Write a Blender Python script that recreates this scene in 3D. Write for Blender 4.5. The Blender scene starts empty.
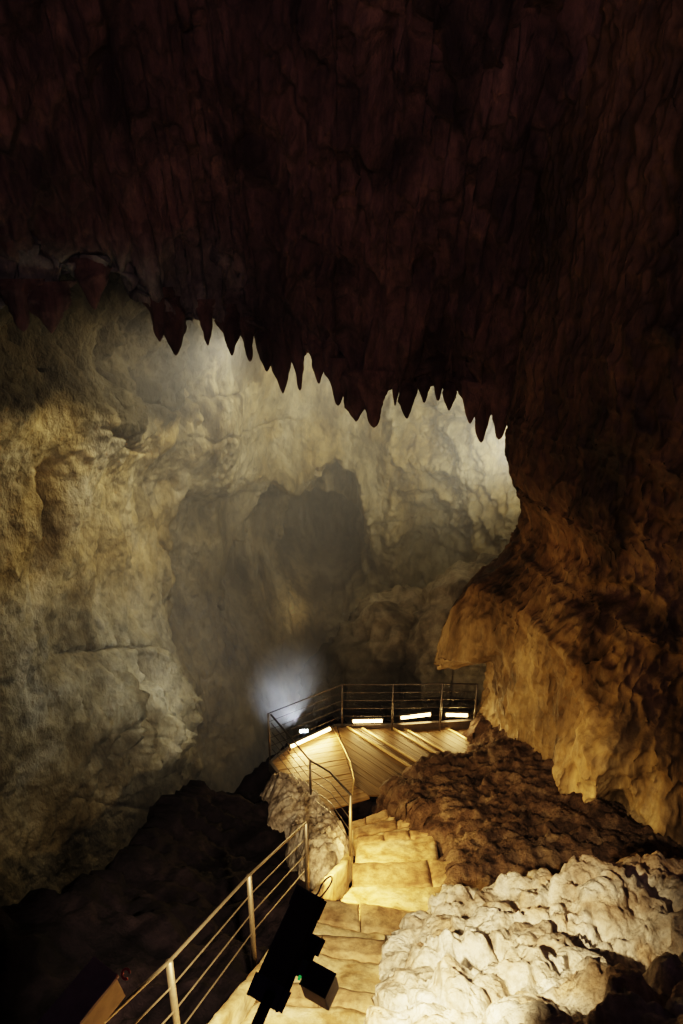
import bpy, bmesh, math, random
import numpy as np
from mathutils import Vector, Matrix

random.seed(4)
C = bpy.context.scene.collection
CAMZ, PITCH, F = 8.6, math.radians(20), 682.67
cs, sn = math.cos(PITCH), math.sin(PITCH)
DECK = 0.0

def P(px, py, Y):
    """a survey point: where the sight line from the viewpoint (0,0,8.6) reaches depth Y"""
    a, b = (px-341.5)/F, (512-py)/F
    d = (a, cs+b*sn, -sn+b*cs)
    return Vector((d[0]/d[1]*Y, Y, CAMZ+d[2]/d[1]*Y))

def PZ(px, py, z):
    a, b = (px-341.5)/F, (512-py)/F
    d = (a, cs+b*sn, -sn+b*cs)
    t = (z-CAMZ)/d[2]
    return Vector((d[0]*t, d[1]*t, z))

def proj(p):
    z = p[:, 2]-CAMZ
    dep = p[:, 1]*cs - z*sn
    up = p[:, 1]*sn + z*cs
    dep = np.where(dep < 0.1, 0.1, dep)
    return 341.5+F*p[:, 0]/dep, 512-F*up/dep

# ------------------------------------------------------------------ noise
_rng = np.random.default_rng(7)
_perm = np.concatenate([_rng.permutation(256)]*3)
_g = _rng.normal(size=(256, 3)); _g /= np.linalg.norm(_g, axis=1)[:, None]

def perlin(p):
    i = np.floor(p).astype(np.int64); f = p-i; i &= 255
    u = f*f*f*(f*(f*6-15)+10)
    res = 0
    for dx in (0, 1):
        wx = u[:, 0] if dx else 1-u[:, 0]
        for dy in (0, 1):
            wy = u[:, 1] if dy else 1-u[:, 1]
            for dz in (0, 1):
                wz = u[:, 2] if dz else 1-u[:, 2]
                h = _perm[_perm[_perm[(i[:, 0]+dx) & 255]+((i[:, 1]+dy) & 255)]+((i[:, 2]+dz) & 255)]
                g = _g[h]
                res = res + wx*wy*wz*(g[:, 0]*(f[:, 0]-dx)+g[:, 1]*(f[:, 1]-dy)+g[:, 2]*(f[:, 2]-dz))
    return res*1.6

def fbm(p, o=5, gain=.5):
    r = 0; a = 1.0
    for k in range(o):
        r = r+a*perlin(p*(2.03**k)+17.3*k); a *= gain
    return r

def ridged(p, o=4, gain=.5):
    r = 0; a = 1.0
    for k in range(o):
        r = r+a*(1-2*np.abs(perlin(p*(2.03**k)+9.1*k))); a *= gain
    return r

def billow(p, o=3, gain=.5):
    r = 0; a = 1.0
    for k in range(o):
        r = r+a*(2*np.abs(perlin(p*(2.03**k)+5.7*k))-.4); a *= gain
    return r

def sm(a, b, x):
    t = np.clip((x-a)/(b-a), 0, 1); return t*t*(3-2*t)

def gauss(px, py, cx, cy, sx, sy):
    return np.exp(-((px-cx)/sx)**2-((py-cy)/sy)**2)

# ------------------------------------------------------------------ mesh helpers
def mesh_obj(name, V, faces, mat, parent=None, col=None, smooth=True):
    me = bpy.data.meshes.new(name)
    V = np.asarray(V, dtype=float); Fa = np.asarray(faces, dtype=np.int32)
    me.vertices.add(len(V)); me.vertices.foreach_set('co', V.ravel())
    n = Fa.shape[1]
    me.loops.add(Fa.size); me.loops.foreach_set('vertex_index', Fa.ravel())
    me.polygons.add(len(Fa)); me.polygons.foreach_set('loop_start', np.arange(0, Fa.size, n, dtype=np.int32))
    me.update(calc_edges=True); me.validate()
    if smooth: me.polygons.foreach_set('use_smooth', [True]*len(me.polygons))
    if col is not None:
        at = me.color_attributes.new('tint', 'FLOAT_COLOR', 'POINT')
        c4 = np.ones((len(V), 4)); c4[:, :3] = col
        at.data.foreach_set('color', c4.ravel())
    me.materials.append(mat)
    o = bpy.data.objects.new(name, me); C.objects.link(o)
    if parent: o.parent = parent
    return o

def grid_faces(nu, nv, flip=False):
    i = np.arange((nu-1)*(nv-1)); a = i//(nv-1)*nv+i % (nv-1)
    f = np.stack([a, a+nv, a+nv+1, a+1], 1)
    return f[:, ::-1] if flip else f

def grid_normals(V, nu, nv):
    G = V.reshape(nu, nv, 3)
    du = np.gradient(G, axis=0); dv = np.gradient(G, axis=1)
    n = np.cross(du, dv); n /= np.linalg.norm(n, axis=2)[..., None]+1e-9
    return n.reshape(-1, 3)

def from_bm(name, bm, mat, parent=None, smooth=True):
    me = bpy.data.meshes.new(name); bmesh.ops.recalc_face_normals(bm, faces=bm.faces)
    bm.to_mesh(me); bm.free()
    if smooth:
        me.polygons.foreach_set('use_smooth', [True]*len(me.polygons))
    me.materials.append(mat)
    o = bpy.data.objects.new(name, me); C.objects.link(o)
    if parent: o.parent = parent
    return o

def tube_bm(bm, pts, r, n=10, r2=None):
    pts = [Vector(p) for p in pts]
    prev = None; N = len(pts)
    ref = Vector((0, 0, 1))
    d0 = (pts[1]-pts[0]).normalized()
    if abs(d0.dot(ref)) > .9: ref = Vector((1, 0, 0))
    rings = []
    for k, p in enumerate(pts):
        d = (pts[min(k+1, N-1)]-pts[max(k-1, 0)]).normalized()
        a = d.cross(ref).normalized(); b = d.cross(a).normalized()
        rr = r if r2 is None else r+(r2-r)*k/(N-1)
        rings.append([bm.verts.new(p+rr*(math.cos(t)*a+math.sin(t)*b)) for t in [2*math.pi*i/n for i in range(n)]])
    for k in range(N-1):
        for i in range(n):
            bm.faces.new((rings[k][i], rings[k][(i+1) % n], rings[k+1][(i+1) % n], rings[k+1][i]))
    bm.faces.new(rings[0][::-1]); bm.faces.new(rings[-1])
    return bm

def tube(name, pts, r, mat, parent=None, n=10, r2=None):
    o = from_bm(name, tube_bm(bmesh.new(), pts, r, n, r2), mat, parent)
    return o

def box_bm(bm, size, mtx, bevel=0.0):
    r = bmesh.ops.create_cube(bm, size=1.0)
    vs = r['verts']
    for v in vs: v.co = mtx @ Vector((v.co.x*size[0], v.co.y*size[1], v.co.z*size[2]))
    if bevel:
        es = list({e for v in vs for e in v.link_edges})
        bmesh.ops.bevel(bm, geom=es, offset=bevel, segments=2, affect='EDGES', profile=.6)
    return bm

def box(name, size, mtx, mat, parent=None, bevel=.004):
    return from_bm(name, box_bm(bmesh.new(), size, mtx, bevel), mat, parent, smooth=False)

def empty(name, loc, label, cat, group=None, kind=None):
    o = bpy.data.objects.new(name, None); C.objects.link(o); o.location = loc
    o.empty_display_size = .1
    return tag(o, label, cat, group, kind)

def tag(o, label, cat, group=None, kind=None):
    o['label'] = label; o['category'] = cat
    if group: o['group'] = group
    if kind: o['kind'] = kind
    return o

def attach(root):
    """children were modelled in world coordinates: keep them there under their thing"""
    bpy.context.view_layer.update()
    for ch in root.children:
        ch.matrix_parent_inverse = root.matrix_world.inverted()

# ------------------------------------------------------------------ materials
def nodes(name):
    m = bpy.data.materials.new(name); m.use_nodes = True
    nt = m.node_tree; b = nt.nodes['Principled BSDF']
    return m, nt, b

def rock(name, dark, mid, light, scale=1.0, stretch=1.0, bump=.5, bdist=.05, rough=.85, tint=True, pits=0.0, fine=12, spec=.3, stain=.45):
    m, nt, b = nodes(name); L = nt.links.new
    tc = nt.nodes.new('ShaderNodeTexCoord')
    mp = nt.nodes.new('ShaderNodeMapping'); mp.inputs['Scale'].default_value = (scale, scale, scale*stretch)
    L(tc.outputs['Object'], mp.inputs['Vector'])
    n1 = nt.nodes.new('ShaderNodeTexNoise'); n1.inputs['Scale'].default_value = .9; n1.inputs['Detail'].default_value = 9
    n1.inputs['Roughness'].default_value = .62; n1.inputs['Distortion'].default_value = .6
    L(mp.outputs[0], n1.inputs['Vector'])
    cr = nt.nodes.new('ShaderNodeValToRGB')
    e = cr.color_ramp.elements
    e[0].position, e[0].color = .36, (*dark, 1)
    e[1].position, e[1].color = .66, (*light, 1)
    x = e.new(.5); x.color = (*mid, 1)
    L(n1.outputs['Fac'], cr.inputs['Fac'])
    out = cr.outputs['Color']
    n3 = nt.nodes.new('ShaderNodeTexNoise'); n3.inputs['Scale'].default_value = 3.7; n3.inputs['Detail'].default_value = 10; n3.inputs['Roughness'].default_value = .7
    L(mp.outputs[0], n3.inputs['Vector'])
    mr = nt.nodes.new('ShaderNodeMapRange'); mr.inputs[1].default_value = .36; mr.inputs[2].default_value = .56; mr.inputs[3].default_value = 1-stain; mr.inputs[4].default_value = 1.08
    L(n3.outputs['Fac'], mr.inputs[0])
    ms = nt.nodes.new('ShaderNodeMix'); ms.data_type = 'RGBA'; ms.blend_type = 'MULTIPLY'; ms.inputs[0].default_value = 1
    L(out, ms.inputs[6]); L(mr.outputs[0], ms.inputs[7]); out = ms.outputs[2]
    if tint:
        at = nt.nodes.new('ShaderNodeAttribute'); at.attribute_name = 'tint'
        mx = nt.nodes.new('ShaderNodeMix'); mx.data_type = 'RGBA'; mx.blend_type = 'MULTIPLY'; mx.inputs[0].default_value = 1
        L(out, mx.inputs[6]); L(at.outputs['Color'], mx.inputs[7]); out = mx.outputs[2]
    L(out, b.inputs['Base Color'])
    b.inputs['Roughness'].default_value = rough
    b.inputs['Specular IOR Level'].default_value = spec
    n2 = nt.nodes.new('ShaderNodeTexNoise'); n2.inputs['Scale'].default_value = fine; n2.inputs['Detail'].default_value = 8; n2.inputs['Roughness'].default_value = .65
    L(mp.outputs[0], n2.inputs['Vector'])
    h = n2.outputs['Fac']
    if pits:
        vo = nt.nodes.new('ShaderNodeTexVoronoi'); vo.inputs['Scale'].default_value = pits; vo.feature = 'SMOOTH_F1'
        L(mp.outputs[0], vo.inputs['Vector'])
        ad = nt.nodes.new('ShaderNodeMath'); ad.operation = 'ADD'
        L(h, ad.inputs[0]); L(vo.outputs['Distance'], ad.inputs[1]); h = ad.outputs[0]
    bp = nt.nodes.new('ShaderNodeBump'); bp.inputs['Strength'].default_value = bump; bp.inputs['Distance'].default_value = bdist
    L(h, bp.inputs['Height']); L(bp.outputs['Normal'], b.inputs['Normal'])
    return m

def plain(name, col, rough=.5, metal=0.0, var=.15, scale=20):
    m, nt, b = nodes(name); L = nt.links.new
    tc = nt.nodes.new('ShaderNodeTexCoord')
    n = nt.nodes.new('ShaderNodeTexNoise'); n.inputs['Scale'].default_value = scale; n.inputs['Detail'].default_value = 4
    L(tc.outputs['Object'], n.inputs['Vector'])
    cr = nt.nodes.new('ShaderNodeValToRGB'); e = cr.color_ramp.elements
    e[0].position = .3; e[1].position = .7
    e[0].color = (*[c*(1-var) for c in col], 1); e[1].color = (*[min(1, c*(1+var)) for c in col], 1)
    L(n.outputs['Fac'], cr.inputs[0]); L(cr.outputs[0], b.inputs['Base Color'])
    b.inputs['Roughness'].default_value = rough; b.inputs['Metallic'].default_value = metal
    return m

def emit(name, col, s):
    m, nt, b = nodes(name)
    b.inputs['Base Color'].default_value = (*col, 1)
    b.inputs['Emission Color'].default_value = (*col, 1); b.inputs['Emission Strength'].default_value = s
    return m

def planks(name, ang, width, g=1.0):
    m, nt, b = nodes(name); L = nt.links.new
    tc = nt.nodes.new('ShaderNodeTexCoord'); mp = nt.nodes.new('ShaderNodeMapping')
    mp.inputs['Rotation'].default_value = (0, 0, -ang)
    L(tc.outputs['Object'], mp.inputs['Vector'])
    sp = nt.nodes.new('ShaderNodeSeparateXYZ'); L(mp.outputs[0], sp.inputs[0])
    ms = nt.nodes.new('ShaderNodeMapping'); ms.inputs['Scale'].default_value = (1.2, 22, 4)
    L(mp.outputs[0], ms.inputs['Vector'])
    n = nt.nodes.new('ShaderNodeTexNoise'); n.inputs['Scale'].default_value = 1.5; n.inputs['Detail'].default_value = 6
    L(ms.outputs[0], n.inputs['Vector'])
    cr = nt.nodes.new('ShaderNodeValToRGB'); e = cr.color_ramp.elements
    e[0].position, e[0].color = .3, (.09*g, .052*g, .02*g, 1); e[1].position, e[1].color = .7, (.27*g, .17*g, .07*g, 1)
    L(n.outputs['Fac'], cr.inputs[0]); L(cr.outputs[0], b.inputs['Base Color'])
    b.inputs['Roughness'].default_value = .5
    bp = nt.nodes.new('ShaderNodeBump'); bp.inputs['Strength'].default_value = .4; bp.inputs['Distance'].default_value = .01
    L(n.outputs['Fac'], bp.inputs['Height']); L(bp.outputs[0], b.inputs['Normal'])
    return m

M = {}
M['ceil'] = rock('ceiling_rock', (.036, .019, .018), (.11, .062, .052), (.22, .14, .11), scale=1.1, stretch=.35, bump=.8, bdist=.08)
M['far'] = rock('cavern_limestone', (.20, .15, .07), (.46, .38, .21), (.66, .58, .38), scale=.7, stretch=.55, bump=1.0, bdist=.22, fine=6, stain=.42)
M['col'] = rock('flowstone', (.06, .038, .018), (.22, .15, .07), (.44, .33, .17), scale=1.1, stretch=.35, bump=.55, bdist=.05, rough=.6, fine=14)
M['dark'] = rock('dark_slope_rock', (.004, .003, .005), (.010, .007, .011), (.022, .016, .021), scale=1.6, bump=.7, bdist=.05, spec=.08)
M['rubble'] = rock('rubble', (.022, .011, .008), (.075, .045, .03), (.16, .11, .07), scale=3, bump=1, bdist=.05, fine=7)
M['pale'] = rock('pale_rubble', (.10, .08, .065), (.42, .36, .31), (.68, .62, .55), scale=4, bump=1, bdist=.04, fine=6)
M['white'] = rock('popcorn_calcite', (.45, .34, .24), (.74, .65, .53), (.88, .83, .75), scale=2.6, bump=.9, bdist=.03, pits=9, fine=16, rough=.75)
M['step'] = rock('worn_step_stone', (.30, .19, .08), (.58, .44, .24), (.76, .62, .40), scale=2.2, bump=.6, bdist=.03, fine=8, rough=.75, tint=False)
M['nose'] = rock('step_edge_stone', (.17, .10, .05), (.33, .22, .11), (.46, .33, .18), scale=3, bump=.6, bdist=.02, fine=9, tint=False)
M['mound'] = rock('far_mound_rock', (.12, .10, .07), (.34, .29, .20), (.55, .48, .34), scale=.9, bump=.7, bdist=.08)
M['steel'] = plain('brushed_steel', (.26, .21, .15), .45, .8, .12)
M['darksteel'] = plain('dark_steel', (.10, .09, .085), .45, .7, .2)
M['black'] = plain('black_lamp_paint', (.010, .009, .010), .55, 0, .2)
M['greybox'] = plain('grey_plastic', (.17, .15, .11), .6, 0, .2)
M['boxtop'] = plain('weathered_grey_box', (.26, .19, .16), .7, 0, .2)
M['boxside'] = plain('ochre_box_side', (.5, .36, .17), .7, 0, .15)
M['red'] = plain('red_plastic', (.6, .05, .03), .4)
M['led'] = emit('warm_led', (1, .62, .24), 28)
M['cool'] = emit('cool_lens', (.75, .86, 1), 60)
M['green'] = emit('green_status', (.05, .6, .12), .5)
M['plank_a'] = planks('deck_planks', math.radians(20), .14)
M['plank_b'] = planks('step_planks', math.radians(-45), .14, .5)
M['alu'] = plain('pale_metal_strip', (.45, .32, .15), .35, .3, .1)

# ------------------------------------------------------------------ camera
cam = bpy.data.cameras.new('camera'); co = bpy.data.objects.new('camera', cam); C.objects.link(co)
cam.sensor_fit = 'VERTICAL'; cam.sensor_height = 36; cam.lens = 24; cam.clip_start = .05; cam.clip_end = 200
co.location = (0, 0, CAMZ); co.rotation_euler = (math.radians(90)-PITCH, 0, 0)
bpy.context.scene.camera = co

# ================================================================== FAR CAVERN
def interp_curve(pts, n):
    pts = np.array(pts, float)
    # Catmull-Rom
    out = []
    for k in range(len(pts)-1):
        p0 = pts[max(k-1, 0)]; p1 = pts[k]; p2 = pts[k+1]; p3 = pts[min(k+2, len(pts)-1)]
        for t in np.linspace(0, 1, 40, endpoint=False):
            out.append(.5*((2*p1)+(-p0+p2)*t+(2*p0-5*p1+4*p2-p3)*t*t+(-p0+3*p1-3*p2+p3)*t**3))
    out.append(pts[-1]); out = np.array(out)
    d = np.r_[0, np.cumsum(np.linalg.norm(np.diff(out, axis=0), axis=1))]
    s = np.linspace(0, d[-1], n)
    return np.stack([np.interp(s, d, out[:, i]) for i in range(out.shape[1])], 1)

def wall_back():
    nu, nv = 760, 620
    plan = interp_curve([(-9.6, 5.5), (-9.0, 9.5), (-8.0, 13.2), (-6.3, 17), (-4.9, 20.5), (-2.8, 23.6), (0, 25.2), (3, 25), (6, 22.5), (8, 19), (8.6, 15), (8.6, 12)], nu)
    zz = np.linspace(-14.5, 13, nv)
    U = np.repeat(plan, nv, axis=0); Z = np.tile(zz, nu)
    V = np.c_[U, Z]
    cen = np.array([0, 16.0])
    to = cen-V[:, :2]; to /= np.linalg.norm(to, axis=1)[:, None]
    lean = .035*np.clip(Z-2, 0, 20)**2*.9+.25*np.clip(-2-Z, 0, 20)*.35
    V[:, :2] += to*lean[:, None]
    px, py = proj(V)
    # big forms
    q = V*np.array([1, 1, .55])
    d = .9*fbm(q*.22+3, 3)+.22*ridged(V*np.array([.5, .5, .2])+11, 3)+.13*fbm(V*np.array([1.6, 1.6, 1.0]), 5, .6)+.45*sm(470, 400, py)*sm(230, 150, px)*ridged(V*np.array([.9, .9, .5]), 4)
    # horizontal ledge below the upper bulge of the left wall
    d += .55*sm(0, 1, 1-np.abs((py-430)/60))*sm(260, 200, px)
    d += 1.0*gauss(px, py, 215, 420, 45, 90)                       # pale hanging flowstone bulge
    # fluted curtain on the left wall
    fl = gauss(px, py, 118, 715, 60, 75)
    flute = ridged(np.c_[V[:, 0]*1.5+.25*fbm(V*.8, 2), V[:, 1]*1.5, V[:, 2]*.22], 3, .6)
    d += fl*(.35+1.0*flute)
    d += .25*sm(20, 0, np.abs(px-175))*sm(560, 600, py)*0
    # crack at the left edge
    d -= .8*np.exp(-((px-4-(py-500)*.12)/7.0)**2)*sm(455, 480, py)*sm(610, 570, py)
    # the alcove: deep pocket with an inner pocket and ribs
    rag = 9*fbm(np.c_[V[:, 0]*1.3, V[:, 1]*1.3, V[:, 2]*1.3], 3)
    cxl = np.interp(py, [470, 490, 515, 560, 610, 660, 700], [300, 274, 266, 248, 232, 240, 262])
    cxr = np.interp(py, [466, 480, 520, 580, 620, 650, 700], [335, 358, 372, 368, 348, 332, 300])
    inn = sm(-6, 12, np.minimum(px-cxl, cxr-px)+rag)*sm(-10, 10, py+rag*1.3-np.interp(px, [255, 264, 276, 288, 300, 315, 335, 360, 374], [520, 503, 487, 497, 506, 484, 472, 478, 500]))*sm(700, 600, py)
    d -= 2.6*inn*(.75+.25*sm(700, 540, py))
    cxl2 = np.interp(py, [505, 520, 600, 650], [320, 298, 290, 300])
    cxr2 = np.interp(py, [505, 530, 590, 650], [335, 362, 362, 330])
    inn2 = sm(-4, 8, np.minimum(px-cxl2, cxr2-px)+rag*.6)*sm(507, 520, py+rag*.5)*sm(640, 590, py)
    d -= 3.4*inn2
    d -= 1.1*sm(168, 182, px+.5*rag)*sm(290, 240, px)*sm(475, 510, py+rag)*sm(700, 620, py)
    d += inn*.55*ridged(np.c_[V[:, 0]*1.5, V[:, 1]*1.5, V[:, 2]*.18]+4, 3)
    d += .9*np.exp(-((px-(362+(py-480)*.12))/7)**2)*sm(455, 475, py)*sm(560, 520, py)    # rib right of alcove
    d += .9*gauss(px, py, 285, 485, 14, 14)
    d += (.5*ridged(V*np.array([.7, .7, .6])+13, 4)+.2*fbm(V*1.8+3, 4))*sm(370, 400, px)
    # shadowed pocket in the right part of the back wall
    d -= 1.6*gauss(px, py, 435, 545, 32, 42)
    d += .6*gauss(px, py, 478, 470, 30, 40)
    d -= .7*np.exp(-((py-(402+(px-400)*.12))/5)**2)*sm(395, 410, px)*sm(520, 470, px)*.5
    wv = 8*fbm(np.c_[V[:, 0]*.5, V[:, 1]*.5, V[:, 2]*.5]+31, 3)
    for (x0, x1, y0, sl, wd_, dp) in [(110, 250, 405, -.16, 2.2, .22), (50, 160, 655, -.1, 2.0, .2), (170, 300, 432, -.08, 2, .15), (400, 500, 398, .22, 2.5, .3), (20, 120, 440, .12, 2.5, .22), (60, 190, 800, .1, 2.5, .2)]:
        d -= dp*np.exp(-((py-(y0+sl*(px-x0)+wv))/wd_)**2)*sm(x0-12, x0+12, px)*sm(x1+12, x1-12, px)
    for (y0, y1, x0, sl, wd_, dp) in [(400, 450, 152, -.05, 2.5, .3), (330, 420, 168, .1, 3, .35), (430, 560, 128, .3, 2.5, .2), (590, 720, 14, .1, 3, .3), (640, 800, 172, .12, 3, .3)]:
        d -= dp*np.exp(-((px-(x0+sl*(py-y0)+wv))/wd_)**2)*sm(y0-12, y0+12, py)*sm(y1+12, y1-12, py)
    n2 = np.c_[to, np.zeros(len(to))]
    V = V+n2*d[:, None]
    nrm = grid_normals(V, nu, nv)
    V += nrm*(.032*ridged(V*np.array([3.0, 3.0, 1.4])+2, 4))[:, None]
    # mineral colour: ochre, grey and white calcite; some masks paint in shade
    one = np.ones(len(V))
    tint = np.stack([one, one, one], 1)
    def blend(mask, c):
        nonlocal tint
        tint = tint*(1-mask[:, None])+np.array(c)*mask[:, None]
    nz = fbm(V*.6+40, 4)
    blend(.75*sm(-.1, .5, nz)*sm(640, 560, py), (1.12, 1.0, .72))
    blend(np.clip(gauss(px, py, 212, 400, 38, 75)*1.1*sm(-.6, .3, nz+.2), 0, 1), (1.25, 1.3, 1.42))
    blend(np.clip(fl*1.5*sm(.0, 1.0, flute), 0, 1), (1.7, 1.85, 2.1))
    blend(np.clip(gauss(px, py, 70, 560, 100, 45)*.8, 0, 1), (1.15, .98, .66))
    blend(np.clip(sm(462, 405, py+30*nz)*sm(205, 150, px+20*nz), 0, 1), (.10, .095, .085))  # upper left wall painted darker: shade below the ceiling hem
    blend(np.clip(sm(385, 345, py+18*nz)*sm(340, 290, px)*.85, 0, 1), (.16, .15, .13))  # same painted shade further along the hem
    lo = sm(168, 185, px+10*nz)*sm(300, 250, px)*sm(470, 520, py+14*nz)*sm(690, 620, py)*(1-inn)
    blend(np.clip(lo*.75, 0, 1), (.48, .45, .43))  # painted shade on the wall left of the alcove
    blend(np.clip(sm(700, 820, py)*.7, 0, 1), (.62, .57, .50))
    blend(np.clip(sm(590, 650, py+30*nz)*.8*(1-fl*.8), 0, 1), (.50, .48, .45))  # lower wall darker, fluted curtain mostly spared
    blend(np.clip(inn*.6, 0, 1), (.55, .52, .55))  # alcove shade painted into the colour
    blend(np.clip(inn2*.7, 0, 1), (.34, .32, .36))  # deeper painted shade in the inner pocket
    blend(np.clip(gauss(px, py, 430, 560, 55, 45)*.9, 0, 1), (.42, .42, .40))  # shade painted into the right-hand pocket
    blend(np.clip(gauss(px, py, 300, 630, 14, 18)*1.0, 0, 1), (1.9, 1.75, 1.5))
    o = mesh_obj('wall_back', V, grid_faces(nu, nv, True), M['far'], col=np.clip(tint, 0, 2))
    o['kind'] = 'structure'
    o['label'] = 'far cavern wall of ochre and grey limestone behind the haze'; o['category'] = 'cave wall'
wall_back()

def rbf(ctrl, X, Y):
    c = np.array(ctrl, float)
    def k(d): return np.sqrt(d*d+.04)
    A = k(np.linalg.norm(c[:, None, :2]-c[None, :, :2], axis=2))
    n = len(c); B = np.zeros((n+3, n+3)); B[:n, :n] = A; B[:n, n:] = np.c_[np.ones(n), c[:, :2]]; B[n:, :n] = B[:n, n:].T
    w = np.linalg.solve(B, np.r_[c[:, 2], 0, 0, 0])
    r = w[n]+w[n+1]*X+w[n+2]*Y
    for i in range(n): r = r+w[i]*k(np.hypot(X-c[i, 0], Y-c[i, 1]))
    return r

def hfield(name, x0, x1, y0, y1, h, ctrl, disp, mat, tint=None, shape=None):
    nu, nv = int((x1-x0)/h)+1, int((y1-y0)/h)+1
    X, Y = np.meshgrid(np.linspace(x0, x1, nu), np.linspace(y0, y1, nv), indexing='ij')
    X = X.ravel(); Y = Y.ravel()
    Z = rbf(ctrl, X, Y) if ctrl is not None else shape(X, Y)
    V = np.c_[X, Y, Z]
    n = grid_normals(V, nu, nv)
    V = V+n*disp(V)[:, None]
    t = np.ones((len(V), 3)) if tint is None else tint(V)
    return mesh_obj(name, V, grid_faces(nu, nv), mat, col=t)

# mound of boulders on the far side of the gulf, behind the landing
def mound_shape(X, Y):
    z = -14+0*X
    for (cx, cy, rx, ry, top) in [(1.9, 18.6, 2.2, 2.4, -1.0), (4.6, 17.6, 2.8, 2.6, .5), (7.2, 16.8, 2.8, 3.2, 1.6), (.3, 19.3, 1.5, 1.6, -3.0), (3.0, 16.3, 2.4, 1.8, -2.6)]:
        r = np.sqrt(((X-cx)/rx)**2+((Y-cy)/ry)**2)
        z = np.maximum(z, top-(top+11)*(1-np.sqrt(np.clip(1-(r*.62)**2, 0, 1)))-np.clip(r-1, 0, 9)*3)
    return z
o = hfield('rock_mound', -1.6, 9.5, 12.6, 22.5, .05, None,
           lambda V: .32*fbm(V*.8, 4)+.2*ridged(V*1.1+5, 3), M['mound'], shape=mound_shape, tint=lambda V: np.ones((len(V), 3))*(.22+.78*sm(-2.6, -1.0, V[:, 2]+.3*fbm(V*.7, 2)))[:, None])  # foot of the mound painted darker, standing in for the unlit gulf
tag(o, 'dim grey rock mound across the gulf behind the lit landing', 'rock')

# cavern floor in the gulf
o = hfield('floor', -11, 10, 4, 27, .16, None, lambda V: .4*fbm(V*.6, 4), M['dark'], shape=lambda X, Y: -13.6+.02*(X*X))
o['kind'] = 'structure'; o['label'] = 'black bottom of the gulf'; o['category'] = 'cave floor'

# ================================================================== CEILING CURTAIN
LIP = [(-260, 330, 10.5), (-140, 328, 11.2), (-40, 330, 12.0), (0, 332, 12.3), (10, 322, 12.3), (40, 334, 12.5), (62, 326, 12.6), (84, 312, 12.8), (110, 308, 13), (128, 316, 13.1), (150, 330, 13.3), (165, 342, 13.5), (176, 348, 13.6),
       (186, 334, 13.7), (200, 338, 13.8), (215, 334, 13.9), (228, 345, 14.0), (240, 340, 14.1), (252, 352, 14.2), (262, 356, 14.3), (276, 366, 14.5), (290, 358, 14.5), (300, 368, 14.5), (318, 372, 14.4),
       (332, 388, 14.3), (338, 392, 14.3), (341, 372, 14.3), (346, 384, 14.2), (351, 412, 14.2), (362, 421, 14.1), (376, 424, 14), (384, 418, 14), (390, 402, 14), (396, 406, 13.9), (404, 404, 13.9), (410, 410, 13.9), (416, 398, 13.8), (424, 400, 13.8), (430, 392, 13.7), (436, 402, 13.7),
       (443, 396, 13.6), (450, 402, 13.6), (457, 398, 13.5), (464, 406, 13.5), (472, 428, 13.4), (480, 436, 13.4), (490, 428, 13.3), (500, 438, 13.2), (520, 430, 13), (560, 420, 12.8), (640, 420, 12.5), (760, 420, 12.3), (900, 410, 12)]
def ceiling():
    pts = np.array([tuple(P(a, b, y)) for a, b, y in LIP])
    nu, nv = 900, 430
    X = np.linspace(-14.5, 11, nu)
    zl = np.interp(X, pts[:, 0], pts[:, 2]); yl = np.interp(X, pts[:, 0], pts[:, 1])
    # profile: t<0 back side of the curtain, t>0 front face up and over the viewer
    prof = interp_curve([(1.6, 4.0), (1.5, 2.2), (.9, .8), (.15, .05), (-.25, .35), (-.75, 1.4), (-1.6, 2.9), (-2.8, 4.6), (-4.6, 6.4), (-7.5, 8.4), (-11, 9.8), (-15.5, 10.4)], nv)
    V = np.zeros((nu*nv, 3))
    fade = 1/(1+np.clip(prof[:, 1], 0, None)*.55)        # jagged hem smooths out higher up
    xx = np.c_[X, 0*X, 0*X]; zl = zl+.16*ridged(xx*1.1, 3)-.10+.05*ridged(xx*4.5+3, 2)*sm(-5, -2, X)
    zs = np.convolve(np.r_[[zl[0]]*60, zl, [zl[-1]]*60], np.ones(121)/121, 'same')[60:-60]
    V[:, 0] = np.repeat(X, nv)
    V[:, 1] = np.repeat(yl, nv)+np.tile(prof[:, 0], nu)
    V[:, 2] = np.repeat(zs, nv)+np.tile(prof[:, 1], nu)+np.repeat(zl-zs, nv)*np.tile(fade**2, nu)
    n = grid_normals(V, nu, nv)
    lipd = np.tile(sm(0, 1.2, np.abs(prof[:, 1])), nu)
    q = V*np.array([1, .8, .38])
    d = .75*fbm(q*.33+8, 4)*lipd+.30*ridged(q*np.array([1.5, 1.2, 1.0])+20, 4)*(.25+.75*lipd)+.09*ridged(V*np.array([3.8, 3, 1.4]), 3)
    d += .16*ridged(np.c_[V[:, 0]*2.6, V[:, 1]*1.0, V[:, 2]*.28]+5, 3)*np.tile(np.exp(-(np.abs(prof[:, 1])/1.6)), nu)
    # folds of flowstone drapery hanging on the left
    px, py = proj(V)
    d += .5*gauss(px, py, 60, 290, 70, 28)*(.6+.5*ridged(np.c_[V[:, 0]*2.4, V[:, 1]*1.2, V[:, 2]*.3], 2))
    V -= n*d[:, None]
    tint = np.ones((len(V), 3))
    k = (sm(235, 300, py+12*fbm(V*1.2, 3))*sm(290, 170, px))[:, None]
    tint = tint*(1-k)+np.array([1.5, 2.6, 2.8])*k  # left hem painted brighter, as if lit from the cavern
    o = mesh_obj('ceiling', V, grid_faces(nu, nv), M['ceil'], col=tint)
    o['kind'] = 'structure'; o['label'] = 'dark brown cave ceiling with a ragged hem above the opening'; o['category'] = 'cave ceiling'
ceiling()

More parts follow.
